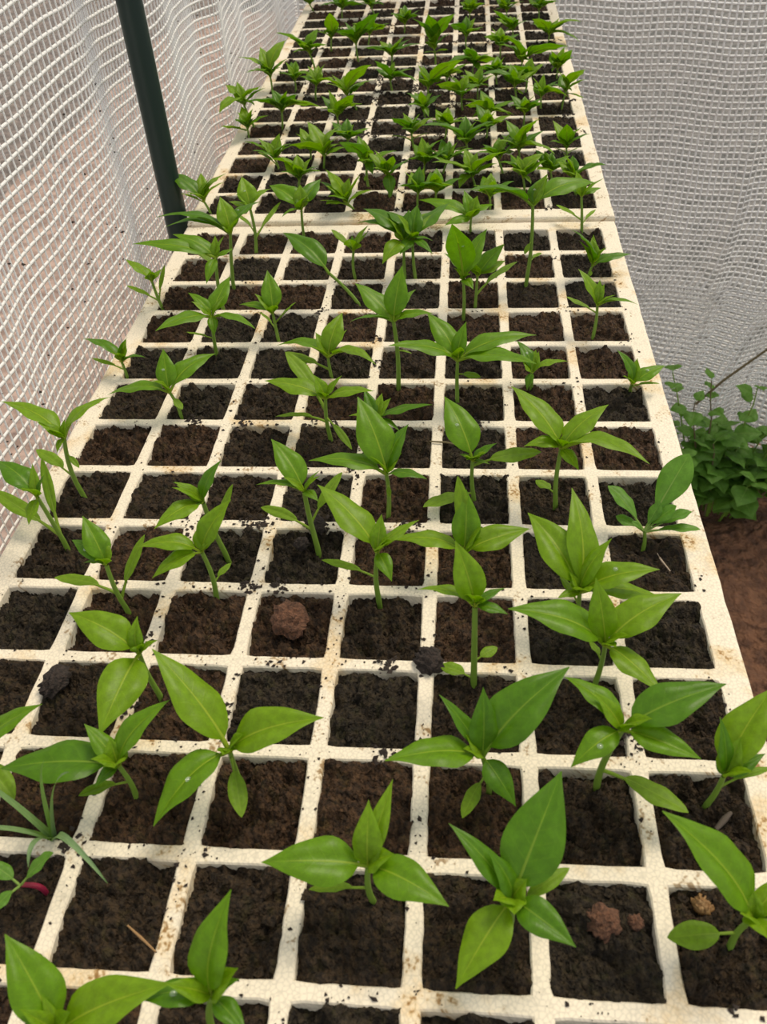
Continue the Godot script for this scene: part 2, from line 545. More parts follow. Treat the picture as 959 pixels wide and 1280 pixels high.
func seedling(d: Array) -> void:
	var kind: String = d[0]
	var g: Array = d[2]
	var foot := Vector3(g[0], g[1], g[2]) / 1000.0
	var top := Vector3(g[3], g[4], g[5]) / 1000.0 - foot
	var called: String = {"pepper": "pepper_seedling", "beet": "beet_seedling", "radish": "leafy_seedling"}[kind]
	var t := thing(called, d[1], "seedling", foot, "seedlings in the trays")
	var ln := top.length()
	var r0 := clampf(0.0009 + ln * 0.012, 0.00095, 0.0015)
	var pts := []
	var radii := []
	var sway := Vector3(rng.randf_range(-1, 1), 0, rng.randf_range(-1, 1)) * ln * 0.05
	for k in 7:
		var s := k / 6.0
		var p := Vector3(top.x * pow(s, 1.35), top.y * s, top.z * pow(s, 1.35)) + sway * sin(PI * s)
		if k == 0:
			p.y -= 0.004
		pts.append(p)
		radii.append(r0 * lerpf(1.0, 0.72, s))
	part("stem", rod(pts, radii, 8), M.red_stem if kind == "beet" else M.stem, t)
	var tint := rng.randi() % 3
	for f in d[3]:
		var tip := Vector3(f[0], f[1], f[2]) / 1000.0 - foot
		var s: float = f[5] / 100.0
		var from: Vector3 = pts[6] if s > 0.98 else (pts[int(s * 6.0)] as Vector3).lerp(pts[mini(int(s * 6.0) + 1, 6)], fposmod(s * 6.0, 1.0))
		var k: int = f[4]
		var l := (tip - from).length()
		var stalk := 0.09 if k == 0 else (0.26 if k == 1 else 0.04)
		var width: float = l * (1.0 - stalk) * f[3] / 100.0 * ((1.14 if foot.z > 0.1 else (1.35 if foot.z > BACK_Z else 1.9)) if k == 0 else 1.2)
		width = minf(width, minf(0.0185, l * (0.46 if foot.z > 0.1 else 0.60)))
		var roll := rng.randf_range(-0.28, 0.28)
		# blades lean open towards the front of the house
		var dir := (tip - from).normalized()
		roll += signf(dir.cross(Vector3.UP).dot(Vector3(0, 0, 1))) * -(0.12 if foot.z > BACK_Z else 0.40) * absf(dir.x)
		var bend := rng.randf_range(0.08, 0.20) if k != 1 else rng.randf_range(0.02, 0.10)
		var fold := rng.randf_range(0.3, 0.85)
		var mat: Material = M.cotyledon if k == 1 else M.leaf[(tint + (1 if rng.randf() < 0.3 else 0)) % 3]
		if kind != "pepper":
			mat = M.round_leaf
			bend = 0.05
			stalk = 0.24
		var blade := part("cotyledon" if k == 1 else "leaf", leaf_mesh(from, tip, width, 3 if kind == "radish" else (1 if kind != "pepper" else k), roll, bend, fold, stalk), mat, t)
		if k == 0 and foot.z > BACK_Z and rng.randf() < 0.10:
			part("water_drop", M.drop_mesh, M.water, blade).position = blade_mid

	# the youngest leaves, folded upright in the crown
	if kind == "pepper" and d[3].size() > 1:
		if foot.z < BACK_Z:
			# half-grown leaves between the large ones
			for k in 3:
				var a := k * TAU / 3.0 + rng.randf_range(-0.5, 0.5)
				var tip := (pts[6] as Vector3) + Vector3(cos(a), rng.randf_range(0.25, 0.7), sin(a)).normalized() * rng.randf_range(0.019, 0.027)
				var l := leaf_mesh(pts[5], tip, rng.randf_range(0.010, 0.013), 0, 0.0, 0.14, 0.4, 0.05)
				part("leaf", l, M.leaf[rng.randi() % 3], t)
		for k in 2 + rng.randi() % 2:
			var a := rng.randf_range(0, TAU)
			var tip := (pts[6] as Vector3) + Vector3(cos(a), rng.randf_range(0.9, 1.8), sin(a)).normalized() * rng.randf_range(0.009, 0.017) * (1.0 if foot.z > 0.1 else 1.3)
			part("leaf", leaf_mesh(pts[6], tip, rng.randf_range(0.005, 0.009) * (1.0 if foot.z > 0.1 else 1.4), 0, 0.0, 0.08, 0.7, 0.03), M.leaf[2], t)

func grass_blade(a: Vector3, b: Vector3, arch: float) -> ArrayMesh:
	var pts := PackedVector3Array()
	var d := (b - a).normalized()
	var side := d.cross(Vector3.UP).normalized()
	var n := 12
	for j in n:
		var s := float(j) / (n - 1)
		var c := a.lerp(b, s) + Vector3.UP * arch * 4.0 * s * (1.0 - s)
		var w := 0.0016 * pow(1.0 - s, 0.6) + 0.0001
		for v in [-1.0, -0.4, 0.4, 1.0]:
			pts.append(c + side * w * v + Vector3.UP * 0.0006 * absf(v))
	return grid_mesh(pts, 4, n)

# ---------------------------------------------------------------- netting
# threads as square cords, laid on a surface given by a function of two lengths
func net_threads(surf: Callable, u0: float, u1: float, v0: float, v1: float, gap: float, step: float, wide: float, thick: float, across: bool, seed_: int) -> ArrayMesh:
	var n := noise(FastNoiseLite.TYPE_SIMPLEX, 3.0, seed_, 2)
	var verts := PackedVector3Array()
	var norms := PackedVector3Array()
	var index := PackedInt32Array()
	var count := int((v1 - v0) / gap)
	var segs := int((u1 - u0) / step)
	for i in count:
		var v := v0 + gap * i
		var base := verts.size()
		var was := Vector3.ZERO
		for k in segs + 1:
			var u := lerpf(u0, u1, float(k) / segs)
			var jig := gap * 0.10 * n.get_noise_2d(u * 4.0, i * 7.3)
			var p: Vector3 = surf.call(u, v + jig) if not across else surf.call(v + jig, u)
			var q: Vector3 = surf.call(u + 0.002, v + jig) if not across else surf.call(v + jig, u + 0.002)
			var s: Vector3 = surf.call(u, v + jig + 0.002) if not across else surf.call(v + jig + 0.002, u)
			var a := (s - p).normalized()
			var b := (q - p).normalized().cross(a).normalized()
			for e in [[1, 0], [0, 1], [-1, 0], [0, -1]]:
				verts.append(p + a * (wide * 0.5 * e[0]) + b * (thick * 0.5 * e[1]))
				norms.append((a * e[0] + b * e[1]).normalized())
			if k > 0:
				var o := base + (k - 1) * 4
				for j in 4:
					var l := (j + 1) % 4
					index.append_array([o + j, o + 4 + j, o + 4 + l, o + j, o + 4 + l, o + l])
	var arr := []
	arr.resize(Mesh.ARRAY_MAX)
	arr[Mesh.ARRAY_VERTEX] = verts
	arr[Mesh.ARRAY_NORMAL] = norms
	arr[Mesh.ARRAY_INDEX] = index
	var m := ArrayMesh.new()
	m.add_surface_from_arrays(Mesh.PRIMITIVE_TRIANGLES, arr)
	return m

func side_net(z: float, h: float) -> Vector3:
	# hangs beside the bench; soft vertical folds
	var f := 0.0036 * sin(z * 27.0 + 0.6) + 0.0012 * sin(z * 61.0 + h * 4.0) + 0.004 * sin(h * 9.0 + z * 5.0)
	f += 0.010 * exp(-pow((z + 0.36 + 0.10 * h) / 0.03, 2.0))
	return Vector3(-0.214 + f - 0.03 * maxf(h, 0.0), h + 0.003 * sin(z * 23.0 + 1.0), z)

func back_net(x: float, h: float) -> Vector3:
	# hangs behind the bench, turned a little, gathered and spread towards the ground
	var low := smoothstep(-0.25, -0.75, h)
	var sx := x - 0.10 * low * (1.0 + 0.4 * sin(x * 7.0))
	var f := 0.005 * sin(x * 17.0 + 1.0) + 0.004 * sin(h * 21.0 + x * 6.0) + low * (0.022 * sin(x * 34.0 - h * 4.0) + 0.012 * sin(x * 71.0))
	f += 0.012 * exp(-pow((sx - 0.47 - 0.10 * (h + 0.3)) / 0.012, 2.0)) * smoothstep(-0.05, -0.3, h)
	f += 0.035 * smoothstep(-0.45, -0.78, h)
	return Vector3(sx, h + 0.002 * sin(x * 40.0), -0.800 + 0.2027 * x + f)

func back_hem(x: float, h: float) -> Vector3:
	var p := back_net(x + 0.012 * sin(h * 13.0) + 0.05 * (h + 0.4), h)
	return p + Vector3(0.004, 0.003, 0.012 + 0.006 * sin(x * 23.0 + h * 9.0))

func make_net(called: String, label: String, surf: Callable, u0: float, u1: float, gap_u: float, gap_v: float, wide: float, fine: float, seed_: int) -> void:
	var t := Node3D.new()
	t.name = called
	add_child(t)
	t.set_meta("kind", "structure")
	t.set_meta("label", label)
	part("weft_threads", net_threads(surf, u0, u1, GROUND, 0.42, gap_v, 0.014, wide, 0.0013, false, seed_), M.thread, t).set_meta("kind", "stuff")
	part("warp_threads", net_threads(surf, GROUND, 0.42, u0, u1, gap_u, 0.014, fine, 0.0014, true, seed_ + 1), M.thread, t).set_meta("kind", "stuff")
	if called == "wall_back":
		# the foot of the net is turned up in a second layer
		part("folded_weft", net_threads(back_hem, u0, u1, GROUND, -0.40, gap_v, 0.014, wide, 0.0006, false, seed_ + 2), M.thread, t).set_meta("kind", "stuff")
		part("folded_warp", net_threads(back_hem, GROUND, -0.40, u0, u1, gap_u, 0.014, fine, 0.0005, true, seed_ + 3), M.thread, t).set_meta("kind", "stuff")
	else:
		# specks of soil splashed on the threads
		rng.seed = 17
		var st := SurfaceTool.new()
		st.begin(Mesh.PRIMITIVE_TRIANGLES)
		st.set_smooth_group(-1)
		for k in 130:
			var z := rng.randf_range(-0.5, 0.4)
			var h := 0.0083 * roundf((-0.02 + 0.16 * pow(rng.randf(), 1.8)) / 0.0083) + 0.0015
			var p: Vector3 = surf.call(z, h)
			add_crumb(st, p + Vector3(0.0006, 0, 0), rng.randf_range(0.0005, 0.0016))
		st.generate_normals()
		part("soil_specks", st.commit(), M.crumb, t).set_meta("kind", "stuff")

# ---------------------------------------------------------------- ground
func ground(x0: float, x1: float, z0: float, z1: float, n: int, y: float, amp: float, seed_: int) -> ArrayMesh:
	var a := noise(FastNoiseLite.TYPE_SIMPLEX, 3.0, seed_, 5)
	var pts := PackedVector3Array()
	for j in n:
		for i in n:
			var x := lerpf(x0, x1, float(i) / (n - 1))
			var z := lerpf(z0, z1, float(j) / (n - 1))
			pts.append(Vector3(x, y + amp * a.get_noise_2d(x, z), z))
	return grid_mesh(pts, n, n)

func setting_part(called: String, mesh: Mesh, mat: Material) -> MeshInstance3D:
	var o := part(called, mesh, mat, self)
	o.set_meta("kind", "structure")
	return o

# ---------------------------------------------------------------- the weed by the back net
func weed() -> void:
	var at := Vector3(0.485, GROUND, -0.515)
	var t := thing("leafy_weed", "bushy green weed growing on bare earth beside the back netting", "weed", at)
	rng.seed = 77
	var kinds := []
	for k in 6:
		kinds.append(leaf_mesh(Vector3.ZERO, Vector3(0, 0.004, 0.044), rng.randf_range(0.030, 0.038), 0, 0.0, rng.randf_range(0.06, 0.16), rng.randf_range(0.2, 0.5), 0.14))
	var tips := []
	for k in 30:
		var a := rng.randf_range(0, TAU)
		var r := sqrt(rng.randf())
		var end := Vector3(cos(a) * r * 0.17, rng.randf_range(0.10, 0.245) * (1.0 - 0.35 * r), sin(a) * r * 0.07)
		tips.append(end)
	for e in [Vector3(-0.098, 0.268, -0.03), Vector3(-0.037, 0.255, -0.03), Vector3(0.03, 0.25, -0.02), Vector3(0.10, 0.23, -0.01), Vector3(-0.07, 0.235, 0.0)]:
		tips.append(e)
	for e in tips:
		var root := Vector3(e.x * 0.35, 0.0, e.z * 0.3)
		var pts := []
		var radii := []
		for k in 7:
			var s := k / 6.0
			pts.append(root.lerp(e, s) + Vector3(rng.randf_range(-1, 1), 0, rng.randf_range(-1, 1)) * 0.004 * s + Vector3(0, 0.02 * sin(PI * s), 0))
			radii.append(lerpf(0.0022, 0.0009, s))
		part("stem", rod(pts, radii, 6), M.twig if rng.randf() < 0.3 else M.stem, t)
		for k in 9:
			var s := lerpf(0.28, 1.0, k / 8.0)
			var p := (pts[0] as Vector3).lerp(pts[6], s) + Vector3(0, 0.02 * sin(PI * s), 0)
			var l := part("leaf", kinds[rng.randi() % 6], M.weed_leaf, t)
			var yaw := rng.randf_range(0, TAU)
			l.transform = Transform3D(Basis.from_euler(Vector3(rng.randf_range(-0.5, 0.5), yaw, rng.randf_range(-0.4, 0.4))).scaled(Vector3.ONE * rng.randf_range(0.75, 1.3) * (0.7 if e.y > 0.22 else 1.0)), p)
	var stick := [Vector3(0.4344, -0.551, -0.56), Vector3(0.4692, -0.505, -0.56), Vector3(0.5227, -0.449, -0.56), Vector3(0.5501, -0.4116, -0.56), Vector3(0.60, -0.36, -0.57)]
	for k in stick.size():
		stick[k] -= at
	part("bare_branch", rod(stick, [0.0022, 0.0021, 0.0019, 0.0017, 0.0014], 7), M.twig, t)

# ---------------------------------------------------------------- scene
func _ready() -> void:
	rng.seed = 11
	var cam := Camera3D.new()
	cam.name = "camera"
	cam.position = Vector3(0.05297, 0.28857, 0.65238)
	cam.rotation = Vector3(-0.72682, 0.11677, -0.06409)
	cam.fov = 60.789
	cam.near = 0.01
	cam.far = 60.0
	add_child(cam)
	cam.current = true
	var lens := CameraAttributesPhysical.new()
	lens.frustum_focal_length = 20.457
	lens.frustum_focus_distance = 0.50
	lens.frustum_near = 0.01
	lens.frustum_far = 60.0
	lens.exposure_aperture = 18.0
	cam.attributes = lens
	var sky_m := ProceduralSkyMaterial.new()
	sky_m.sky_top_color = Color(0.86, 0.87, 0.88)
	sky_m.sky_horizon_color = Color(0.94, 0.93, 0.92)
	sky_m.ground_bottom_color = Color(0.42, 0.36, 0.32)
	sky_m.ground_horizon_color = Color(0.70, 0.68, 0.66)
	sky_m.sun_angle_max = 1.0
	var sky := Sky.new()
	sky.sky_material = sky_m
	var env := Environment.new()
	env.background_mode = Environment.BG_SKY
	env.sky = sky
	env.tonemap_mode = Environment.TONE_MAPPER_LINEAR
	env.tonemap_exposure = 1.08
	env.sdfgi_enabled = true
	env.ssao_enabled = true
	env.ssil_enabled = true
	var we := WorldEnvironment.new()
	we.name = "sky"
	we.environment = env
	add_child(we)
	var sun := DirectionalLight3D.new()
	sun.name = "sun"
	sun.rotation_degrees = Vector3(-58, 138, 0)
	sun.light_energy = 0.75
	sun.light_color = Color(1.0, 0.95, 0.86)
	sun.light_angular_distance = 24.0
	sun.shadow_enabled = true
	add_child(sun)

	make_materials()

	# the ground and the netting walls
	setting_part("floor", ground(-0.26, 2.6, -0.74, 2.4, 120, GROUND, 0.03, 8), M.floor)
	setting_part("ground", ground(-1.45, -0.22, -4.5, 3.0, 90, GROUND - 0.03, 0.02, 9), M.outside)
	setting_part("ground_track", ground(-6.0, -1.3, -7.0, 3.0, 90, GROUND - 0.05, 0.03, 12), M.track)
	setting_part("ground_gravel", ground(-7.0, 7.0, -7.0, 7.0, 110, GROUND - 0.08, 0.03, 10), M.gravel)
	make_net("wall_side", "white netting hanging beside the trays, behind the dark post", side_net, -0.86, 0.80, 0.0072, 0.0083, 0.0028, 0.0019, 21)
	make_net("wall_back", "white square netting hanging behind the back tray and the weed", back_net, -0.24, 1.15, 0.0090, 0.0090, 0.0033, 0.0029, 23)

	# the post
	var post := thing("post", "dark green round post standing between netting and tray joint", "post", Vector3(-0.1868, GROUND, -0.0395))
	var tube := []
	for k in 9:
		tube.append(Vector3(0.0004 * sin(k * 1.7), 1.2 * k / 8.0, 0.0004 * cos(k * 2.3)))
	var rr := []
	for k in 9:
		rr.append(0.0094)
	part("tube", rod(tube, rr, 20), M.post, post)

	# the bench under the trays
	var bench := thing("bench", "slatted bench carrying both foam trays", "bench", Vector3(0, GROUND, 0))
	for k in 12:
		var z := 0.66 - k * 0.118
		var slat := part("slat", plank(Vector3(0.30, 0.016, 0.07)), M.wood, bench)
		slat.position = Vector3(0, -GROUND - 0.0735 + (0.003 + TILT * (BACK_Z - z) if z < BACK_Z else 0.0), z)
		if z < BACK_Z:
			slat.rotation.x = TILT
	for sx in [-1, 1]:
		var rail := part("rail", plank(Vector3(0.03, 0.05, 1.42)), M.wood, bench)
		rail.position = Vector3(sx * 0.125, -GROUND - 0.1065, -0.01)
		for z in [0.66, -0.66]:
			var leg := part("leg", plank(Vector3(0.04, 0.62, 0.04)), M.wood, bench)
			leg.position = Vector3(sx * 0.125, 0.31, z)

	# the two trays
	rng.seed = 3
	var body := tray_body()
	var plugs := soil_variants(18)
	make_tray("plug_tray", "white foam plug tray nearer the bench front, filled with dark soil", Transform3D.IDENTITY, body, plugs, 100, 0)
	var place := Transform3D(Basis(Vector3.RIGHT, TILT) * Basis(Vector3.UP, PI), Vector3(0, 0.003, BACK_Z))
	make_tray("plug_tray", "white foam plug tray reaching the back netting, crowded with seedlings", place, body, plugs, 140, 1)

	# the seedlings: foot and crown in millimetres, then each leaf's tip, width in hundredths of its length, kind and height on the stem
	var plants := [
	["pepper","young pepper seedling in front tray, thirteenth row from joint, sixth cell from post side",[69.9,-4,530.4,70.4,21.6,530.5],[[86.1,41.6,498.1,46,0,100],[50.9,37.6,515.3,26,0,100],[62.8,35.2,522.2,50,2,100],[53.7,16,555,48,0,100],[88.2,24,544.6,46,0,100],[89,19.2,518.5,28,1,75]]],
	["pepper","young pepper seedling in front tray, thirteenth row from joint, fifth cell from post side",[26.5,-4,522.8,25.7,23.3,523],[[-6.6,30.4,527.1,46,0,100],[25.8,40,510,42,0,100],[32.8,39.2,501.9,24,0,100],[51.3,27.2,536.2,46,0,100],[5.8,10.4,525.7,28,1,55]]],
	["pepper","young pepper seedling in front tray, fourteenth row from joint, fourth cell from post side",[-18,-4,566.4,-14.9,25.1,564],[[-9.7,48,543.9,40,0,100],[-35.5,28.8,567.5,46,0,100],[-6.1,32.8,561.9,50,2,100],[-3.2,25.6,573.1,50,0,100]]],
	["pepper","young pepper seedling in front tray, fourteenth row from joint, third cell from post side",[-61.5,-4,579.6,-57.9,20,574.5],[[-25.3,32,563.7,40,0,100],[-74.7,38.4,555.8,48,0,100],[-62,29.6,567.9,28,2,100]]],
	["beet","low red-stemmed seedling in front tray, thirteenth row from joint, second cell from post side",[-87.7,-4,524.7,-89.5,12,529.8],[[-77.5,21.6,523.1,50,1,100],[-100.4,16,524.7,50,1,100],[-96.1,12,539.5,50,1,100]]],
	["pepper","young pepper seedling in front tray, twelfth row from joint, third cell from post side",[-65.2,-4,489.8,-65.9,21.5,490.2],[[-107.7,22.4,493.9,42,0,100],[-48.3,37.6,473.2,38,0,100],[-71.6,21.6,499.3,60,2,100],[-81.3,11.2,496.7,36,1,60],[-78.7,32,480.6,40,0,100]]],
	["pepper","young pepper seedling in front tray, twelfth row from joint, first cell from post side",[-126.2,-4,486.5,-123.2,15.5,483.3],[[-98,30.4,471.7,34,0,100],[-104.9,9.6,498.5,40,1,100]]],
	["pepper","young pepper seedling in front tray, eleventh row from joint, third cell from post side",[-67.3,-4,444.4,-69.5,28.5,445.8],[[-97.8,40,435.9,46,0,100],[-69.7,40.8,437.4,50,0,100],[-73.6,28,482.7,44,0,100],[-61.6,33.6,443,50,2,100]]],
	["pepper","young pepper seedling in front tray, twelfth row from joint, fourth cell from post side",[-26.5,-4,482.7,-27.2,22.5,483],[[-56.7,47.2,458.3,36,0,100],[7.1,36,477.3,42,0,100],[-48.2,18.4,510.7,44,0,100],[-20.2,13.6,503.5,34,1,85]]],
	["pepper","young pepper seedling in front tray, twelfth row from joint, sixth cell from post side",[65,-4,480.1,62,20.3,480],[[28.8,29.6,489.3,42,0,100],[46.6,36,466,28,0,100],[61.8,43.2,467.7,38,0,100],[92,41.6,456.7,42,0,100],[73.4,13.6,494.9,48,0,100],[55.3,7.2,496.6,36,1,60]]],
	["pepper","tall pepper seedling in front tray, twelfth row from joint, seventh cell from post side",[104.4,-4,476.4,108.3,35.5,477.6],[[90,41.6,461,46,0,100],[142.8,45.6,465.1,40,0,100],[132.3,35.2,487.7,38,0,100],[90.6,32,490.5,52,0,100],[131.1,12.8,494.1,36,1,40]]],
	["pepper","young pepper seedling in front tray, twelfth row from joint, eighth cell from post side",[141.6,-4,482.3,143.6,19,483.4],[[161,37.6,460,50,0,100],[140.5,38.4,473.2,26,0,100],[141.8,24.8,477.2,42,2,100],[157.9,23.2,476.8,34,2,100],[162,16.8,478.1,20,1,70]]],
	["pepper","young pepper seedling in front tray, thirteenth row from joint, eighth cell from post side",[139.6,-4,532,140.9,21.7,533],[[114,46.4,513.2,44,0,100],[117.4,12,535.4,42,1,50],[151.9,28.8,522.5,44,0,100],[141,28.8,528.6,50,2,100],[148,22.4,535.3,40,0,100]]],
	["pepper","tall pepper seedling in front tray, eleventh row from joint, sixth cell from post side",[59.6,-4,431.5,59.1,44.2,431.5],[[51.4,66.4,419.5,52,0,100],[37.6,48.8,427.9,38,0,100],[71.2,44,434.9,50,0,100],[70.5,47.2,424.6,34,2,100],[45.3,1.6,426.1,50,1,12],[68.8,12.8,424.9,50,1,32]]],
	["pepper","young pepper seedling in front tray, tenth row from joint, seventh cell from post side",[104.5,-4,405.9,101.9,25.3,405.3],[[132.4,36,402.3,42,0,100],[113.4,45.6,394.9,36,0,100],[81.5,41.6,375.8,42,0,100],[99.4,50.4,369.7,30,0,100],[92.4,27.2,410.9,50,2,100],[134.2,21.6,403.6,42,0,100],[94.8,24,395.3,30,1,75]]],
	["pepper","young pepper seedling in front tray, eleventh row from joint, seventh cell from post side",[107.8,-4,431.5,109.2,24.5,431.9],[[104,49.6,420.6,38,0,100],[138.3,36.8,415.8,66,0,100],[127.1,23.2,452.7,46,0,100],[71.6,40,428.6,42,0,100],[105.3,14.4,422,40,1,60]]],
	["radish","low clustered round-leaved seedling in front tray, ninth row from joint, eighth cell from post side",[138.7,-4,351.3,137.9,9.1,351.1],[[157.5,36,327.3,34,0,100],[122.2,20,331.6,40,0,100],[125.6,11.2,343.1,55,2,100],[144.3,20.8,344.1,40,0,100],[162.8,10.4,350.8,26,0,100],[159.3,16,345,44,2,100],[151.1,20.8,346.2,40,2,100],[131.9,12.8,348.6,50,2,100]]],
	["pepper","young pepper seedling in front tray, ninth row from joint, sixth cell from post side",[57.1,-4,371.3,55,13.5,371.3],[[22.6,20,371.1,42,0,100],[84.5,17.6,359.8,42,0,100],[55.7,36.8,355.5,44,0,100],[51.8,44,354.8,22,1,75]]],
	["pepper","young pepper seedling in front tray, eighth row from joint, sixth cell from post side",[60.6,-4,319.8,58.8,24.8,319.8],[[44.8,43.2,292.4,44,0,100],[70.2,32,315.2,42,2,100],[52.3,26.4,316.9,50,2,100],[66.9,24.8,322.2,55,2,100],[91.6,28,316.6,34,1,90],[35.1,6.4,333.3,40,1,30]]],
	["pepper","tall pepper seedling in front tray, eighth row from joint, seventh cell from post side",[100.7,-4,322,100.1,34.6,322],[[76.9,50.4,294,42,0,100],[82.3,38.4,325.9,50,0,100],[122.1,48,305.8,44,0,100],[135.4,44.8,346.2,36,0,100],[90.6,7.2,312.6,55,1,30],[107.1,32.8,336.3,36,2,100]]],
	["pepper","young pepper seedling in front tray, eighth row from joint, fifth cell from post side",[17.4,-4,332.7,18,26.8,332.7],[[3.5,52.8,306.7,50,0,100],[-19.1,32,330,38,0,100],[37.6,29.6,339.9,50,0,100],[28.2,43.2,315.3,42,0,100],[19.7,18.4,340.3,32,1,80]]],
	["pepper","young pepper seedling in front tray, tenth row from joint, fifth cell from post side",[17.9,-4,389,18.4,29.9,388.9],[[-8.9,46.4,364.7,40,0,100],[35.7,36.8,376,36,0,100],[25.3,26.4,402.7,44,0,100],[-7.8,16.8,381.3,20,1,55]]],
	["pepper","tall pepper seedling in front tray, ninth row from joint, fourth cell from post side",[-13.5,-4,358.4,-16.6,37.9,359.1],[[-32.6,52.8,340.6,44,0,100],[-38.1,40.8,358.6,36,0,100],[-9.3,45.6,353.8,26,2,100],[-9,38.4,366.7,50,0,100],[-42.9,12.8,342.1,22,1,40],[-1.9,32.8,339.1,22,1,50]]],
	["pepper","tall pepper seedling in front tray, ninth row from joint, third cell from post side",[-56.8,-4,362.8,-61.8,35.4,364.8],[[-75.7,42.4,359.4,36,0,100],[-52.6,52,355.1,40,0,100],[-78.7,36.8,384.1,40,0,100],[-70.8,37.6,373.9,40,2,100],[-52,32.8,348.7,20,1,50]]],
	["pepper","young pepper seedling in front tray, tenth row from joint, third cell from post side",[-57.3,-4,389,-58.1,28.4,389.3],[[-85.3,32.8,391.6,36,0,100],[-77.4,24.8,402.2,40,0,100],[-44.1,48.8,377.7,42,0,100],[-49.8,12,379.6,36,1,40]]],
	["pepper","young pepper seedling in front tray, tenth row from joint, second cell from post side",[-95.4,-4,397.7,-97.5,29.1,398.9],[[-108.7,44,384.5,46,0,100],[-114.5,34.4,389.5,40,0,100],[-108.2,28.8,397.9,50,2,100],[-85.3,30.4,381,20,1,35],[-128.3,12.8,391.6,26,1,50]]],
	["pepper","tall pepper seedling in front tray, ninth row from joint, first cell from post side",[-138.8,-4,357.2,-142.2,32.3,359.4],[[-165,41.6,344.1,46,0,100],[-143,27.2,372.5,66,0,100],[-137.9,41.6,353.8,26,2,100],[-149.2,35.2,333.3,16,1,30],[-180.6,16.8,336.1,20,1,30]]],
	["pepper","tall pepper seedling in front tray, eighth row from joint, first cell from post side",[-141.1,-4,321.2,-141.4,37.9,321.4],[[-176.9,48.8,305.7,36,0,100],[-122.2,46.4,297.8,40,0,100],[-142,36,330.4,50,2,100],[-140,46.4,317.1,40,2,100],[-166.2,20.8,308.5,34,1,45],[-134.5,25.6,329.2,30,1,80]]],
	["pepper","young pepper seedling in front tray, sixth row from joint, second cell from post side",[-108.8,-4,249,-111.4,17.2,250.1],[[-148.1,15.2,250.5,40,0,100],[-115.5,35.2,233.5,50,0,100],[-89,25.6,223.1,40,0,100],[-103.5,10.4,257.6,50,1,90]]],
	["pepper","low pepper seedling in front tray, fifth row from joint, first cell from post side",[-153.8,-4,206.5,-154.4,10.1,206.7],[[-180.9,19.2,195.6,36,0,100],[-138.1,13.6,207.9,42,0,100],[-146.1,27.2,206.6,24,2,100],[-176,8,199.6,16,1,60]]],
	["pepper","young pepper seedling in front tray, fifth row from joint, second cell from post side",[-102.9,-4,179.6,-101.4,24.9,179.1],[[-127.2,32.8,209.8,36,0,100],[-92.3,40,155,42,0,100],[-71.5,24.8,193.7,36,0,100],[-117.4,35.2,167.4,36,0,100],[-98.4,18.4,191,50,2,100],[-122.8,10.4,172.2,26,1,50]]],
	["pepper","young pepper seedling in front tray, third row from joint, first cell from post side",[-153.5,-4,121.4,-156.4,20.3,122.5],[[-176.7,30.4,109.6,46,0,100],[-150.7,24.8,113.1,44,2,100],[-180.2,11.2,110.3,16,1,40],[-151.2,24,105.4,16,1,40]]],
	["pepper","shorter pepper seedling in front tray, third row from joint, second cell from post side",[-111,-4,121.4,-109.7,36.2,121],[[-160.9,49.6,128,26,0,100],[-139.1,48,110.7,40,0,100],[-98.7,39.2,114.6,40,0,100],[-113.4,27.2,140.3,34,0,100],[-130.4,39.2,100.2,30,1,75]]],
	["pepper","taller pepper seedling in front tray, third row from joint, second cell from post side",[-110.2,-4,91.3,-106,38.8,90.1],[[-154.5,52.8,94.5,38,0,100],[-113.1,58.4,75,50,0,100],[-87.8,50.4,64.7,42,0,100],[-154.3,40,80.8,26,2,100]]],
	["pepper","young pepper seedling in back tray, first row from joint, first cell from post side",[-153.7,-0.9,-31.2,-158.6,15.6,-29.7],[[-187.6,31.1,-46.6,38,0,100],[-140.2,27.9,-49.2,42,0,100],[-170.8,24.7,-17.4,30,1,80]]],
	["pepper","tall pepper seedling in front tray, first row from joint, second cell from post side",[-104.4,-4,36.3,-103.3,33,36],[[-110.1,51.2,20.4,50,0,100],[-89.3,40.8,17.6,38,0,100],[-120.6,36,28.1,36,0,100],[-86.8,25.6,4.2,14,1,40],[-119.1,21.6,17.2,20,1,50]]],
	["pepper","young pepper seedling in front tray, first row from joint, third cell from post side",[-70.6,-4,10.3,-70.3,21.6,10.2],[[-96.9,32.8,-9.4,40,0,100],[-57.6,34.4,-16.1,40,0,100],[-73.9,32,2.2,50,2,100],[-83.8,20.8,22.6,40,2,100]]],
	["pepper","tall pepper seedling in front tray, third row from joint, fourth cell from post side",[-15.8,-4,118.5,-35,24.3,121.7],[[-69.2,39.2,90.9,34,0,100]]],
	["pepper","young pepper seedling in front tray, fourth row from joint, third cell from post side",[-65.3,-4,163.9,-66.6,18.7,164.3],[[-70.5,39.2,146.3,46,0,100],[-89,21.6,158,32,0,100],[-50.5,27.2,165.8,30,1,70],[-79.3,11.2,148.5,16,1,50]]],
	["pepper","young pepper seedling in front tray, fifth row from joint, fourth cell from post side",[-25.6,-4,206.5,-26.7,13.2,206.7],[[-59.7,13.6,194.5,44,0,100],[-19,30.4,185,50,0,100],[3.5,16.8,221.3,42,0,100],[-15.9,23.2,192.4,36,0,100],[-55.7,8,192.7,24,1,50]]],
	["pepper","young pepper seedling in front tray, seventh row from joint, fourth cell from post side",[-18.4,-4,268.8,-19.2,26,269],[[-53,31.2,260,42,0,100],[7.9,36.8,278.1,38,0,100],[-50.2,8,260.8,22,1,50],[-44.1,36.8,239.9,26,1,75],[-4.8,4.8,285.9,20,1,60]]],
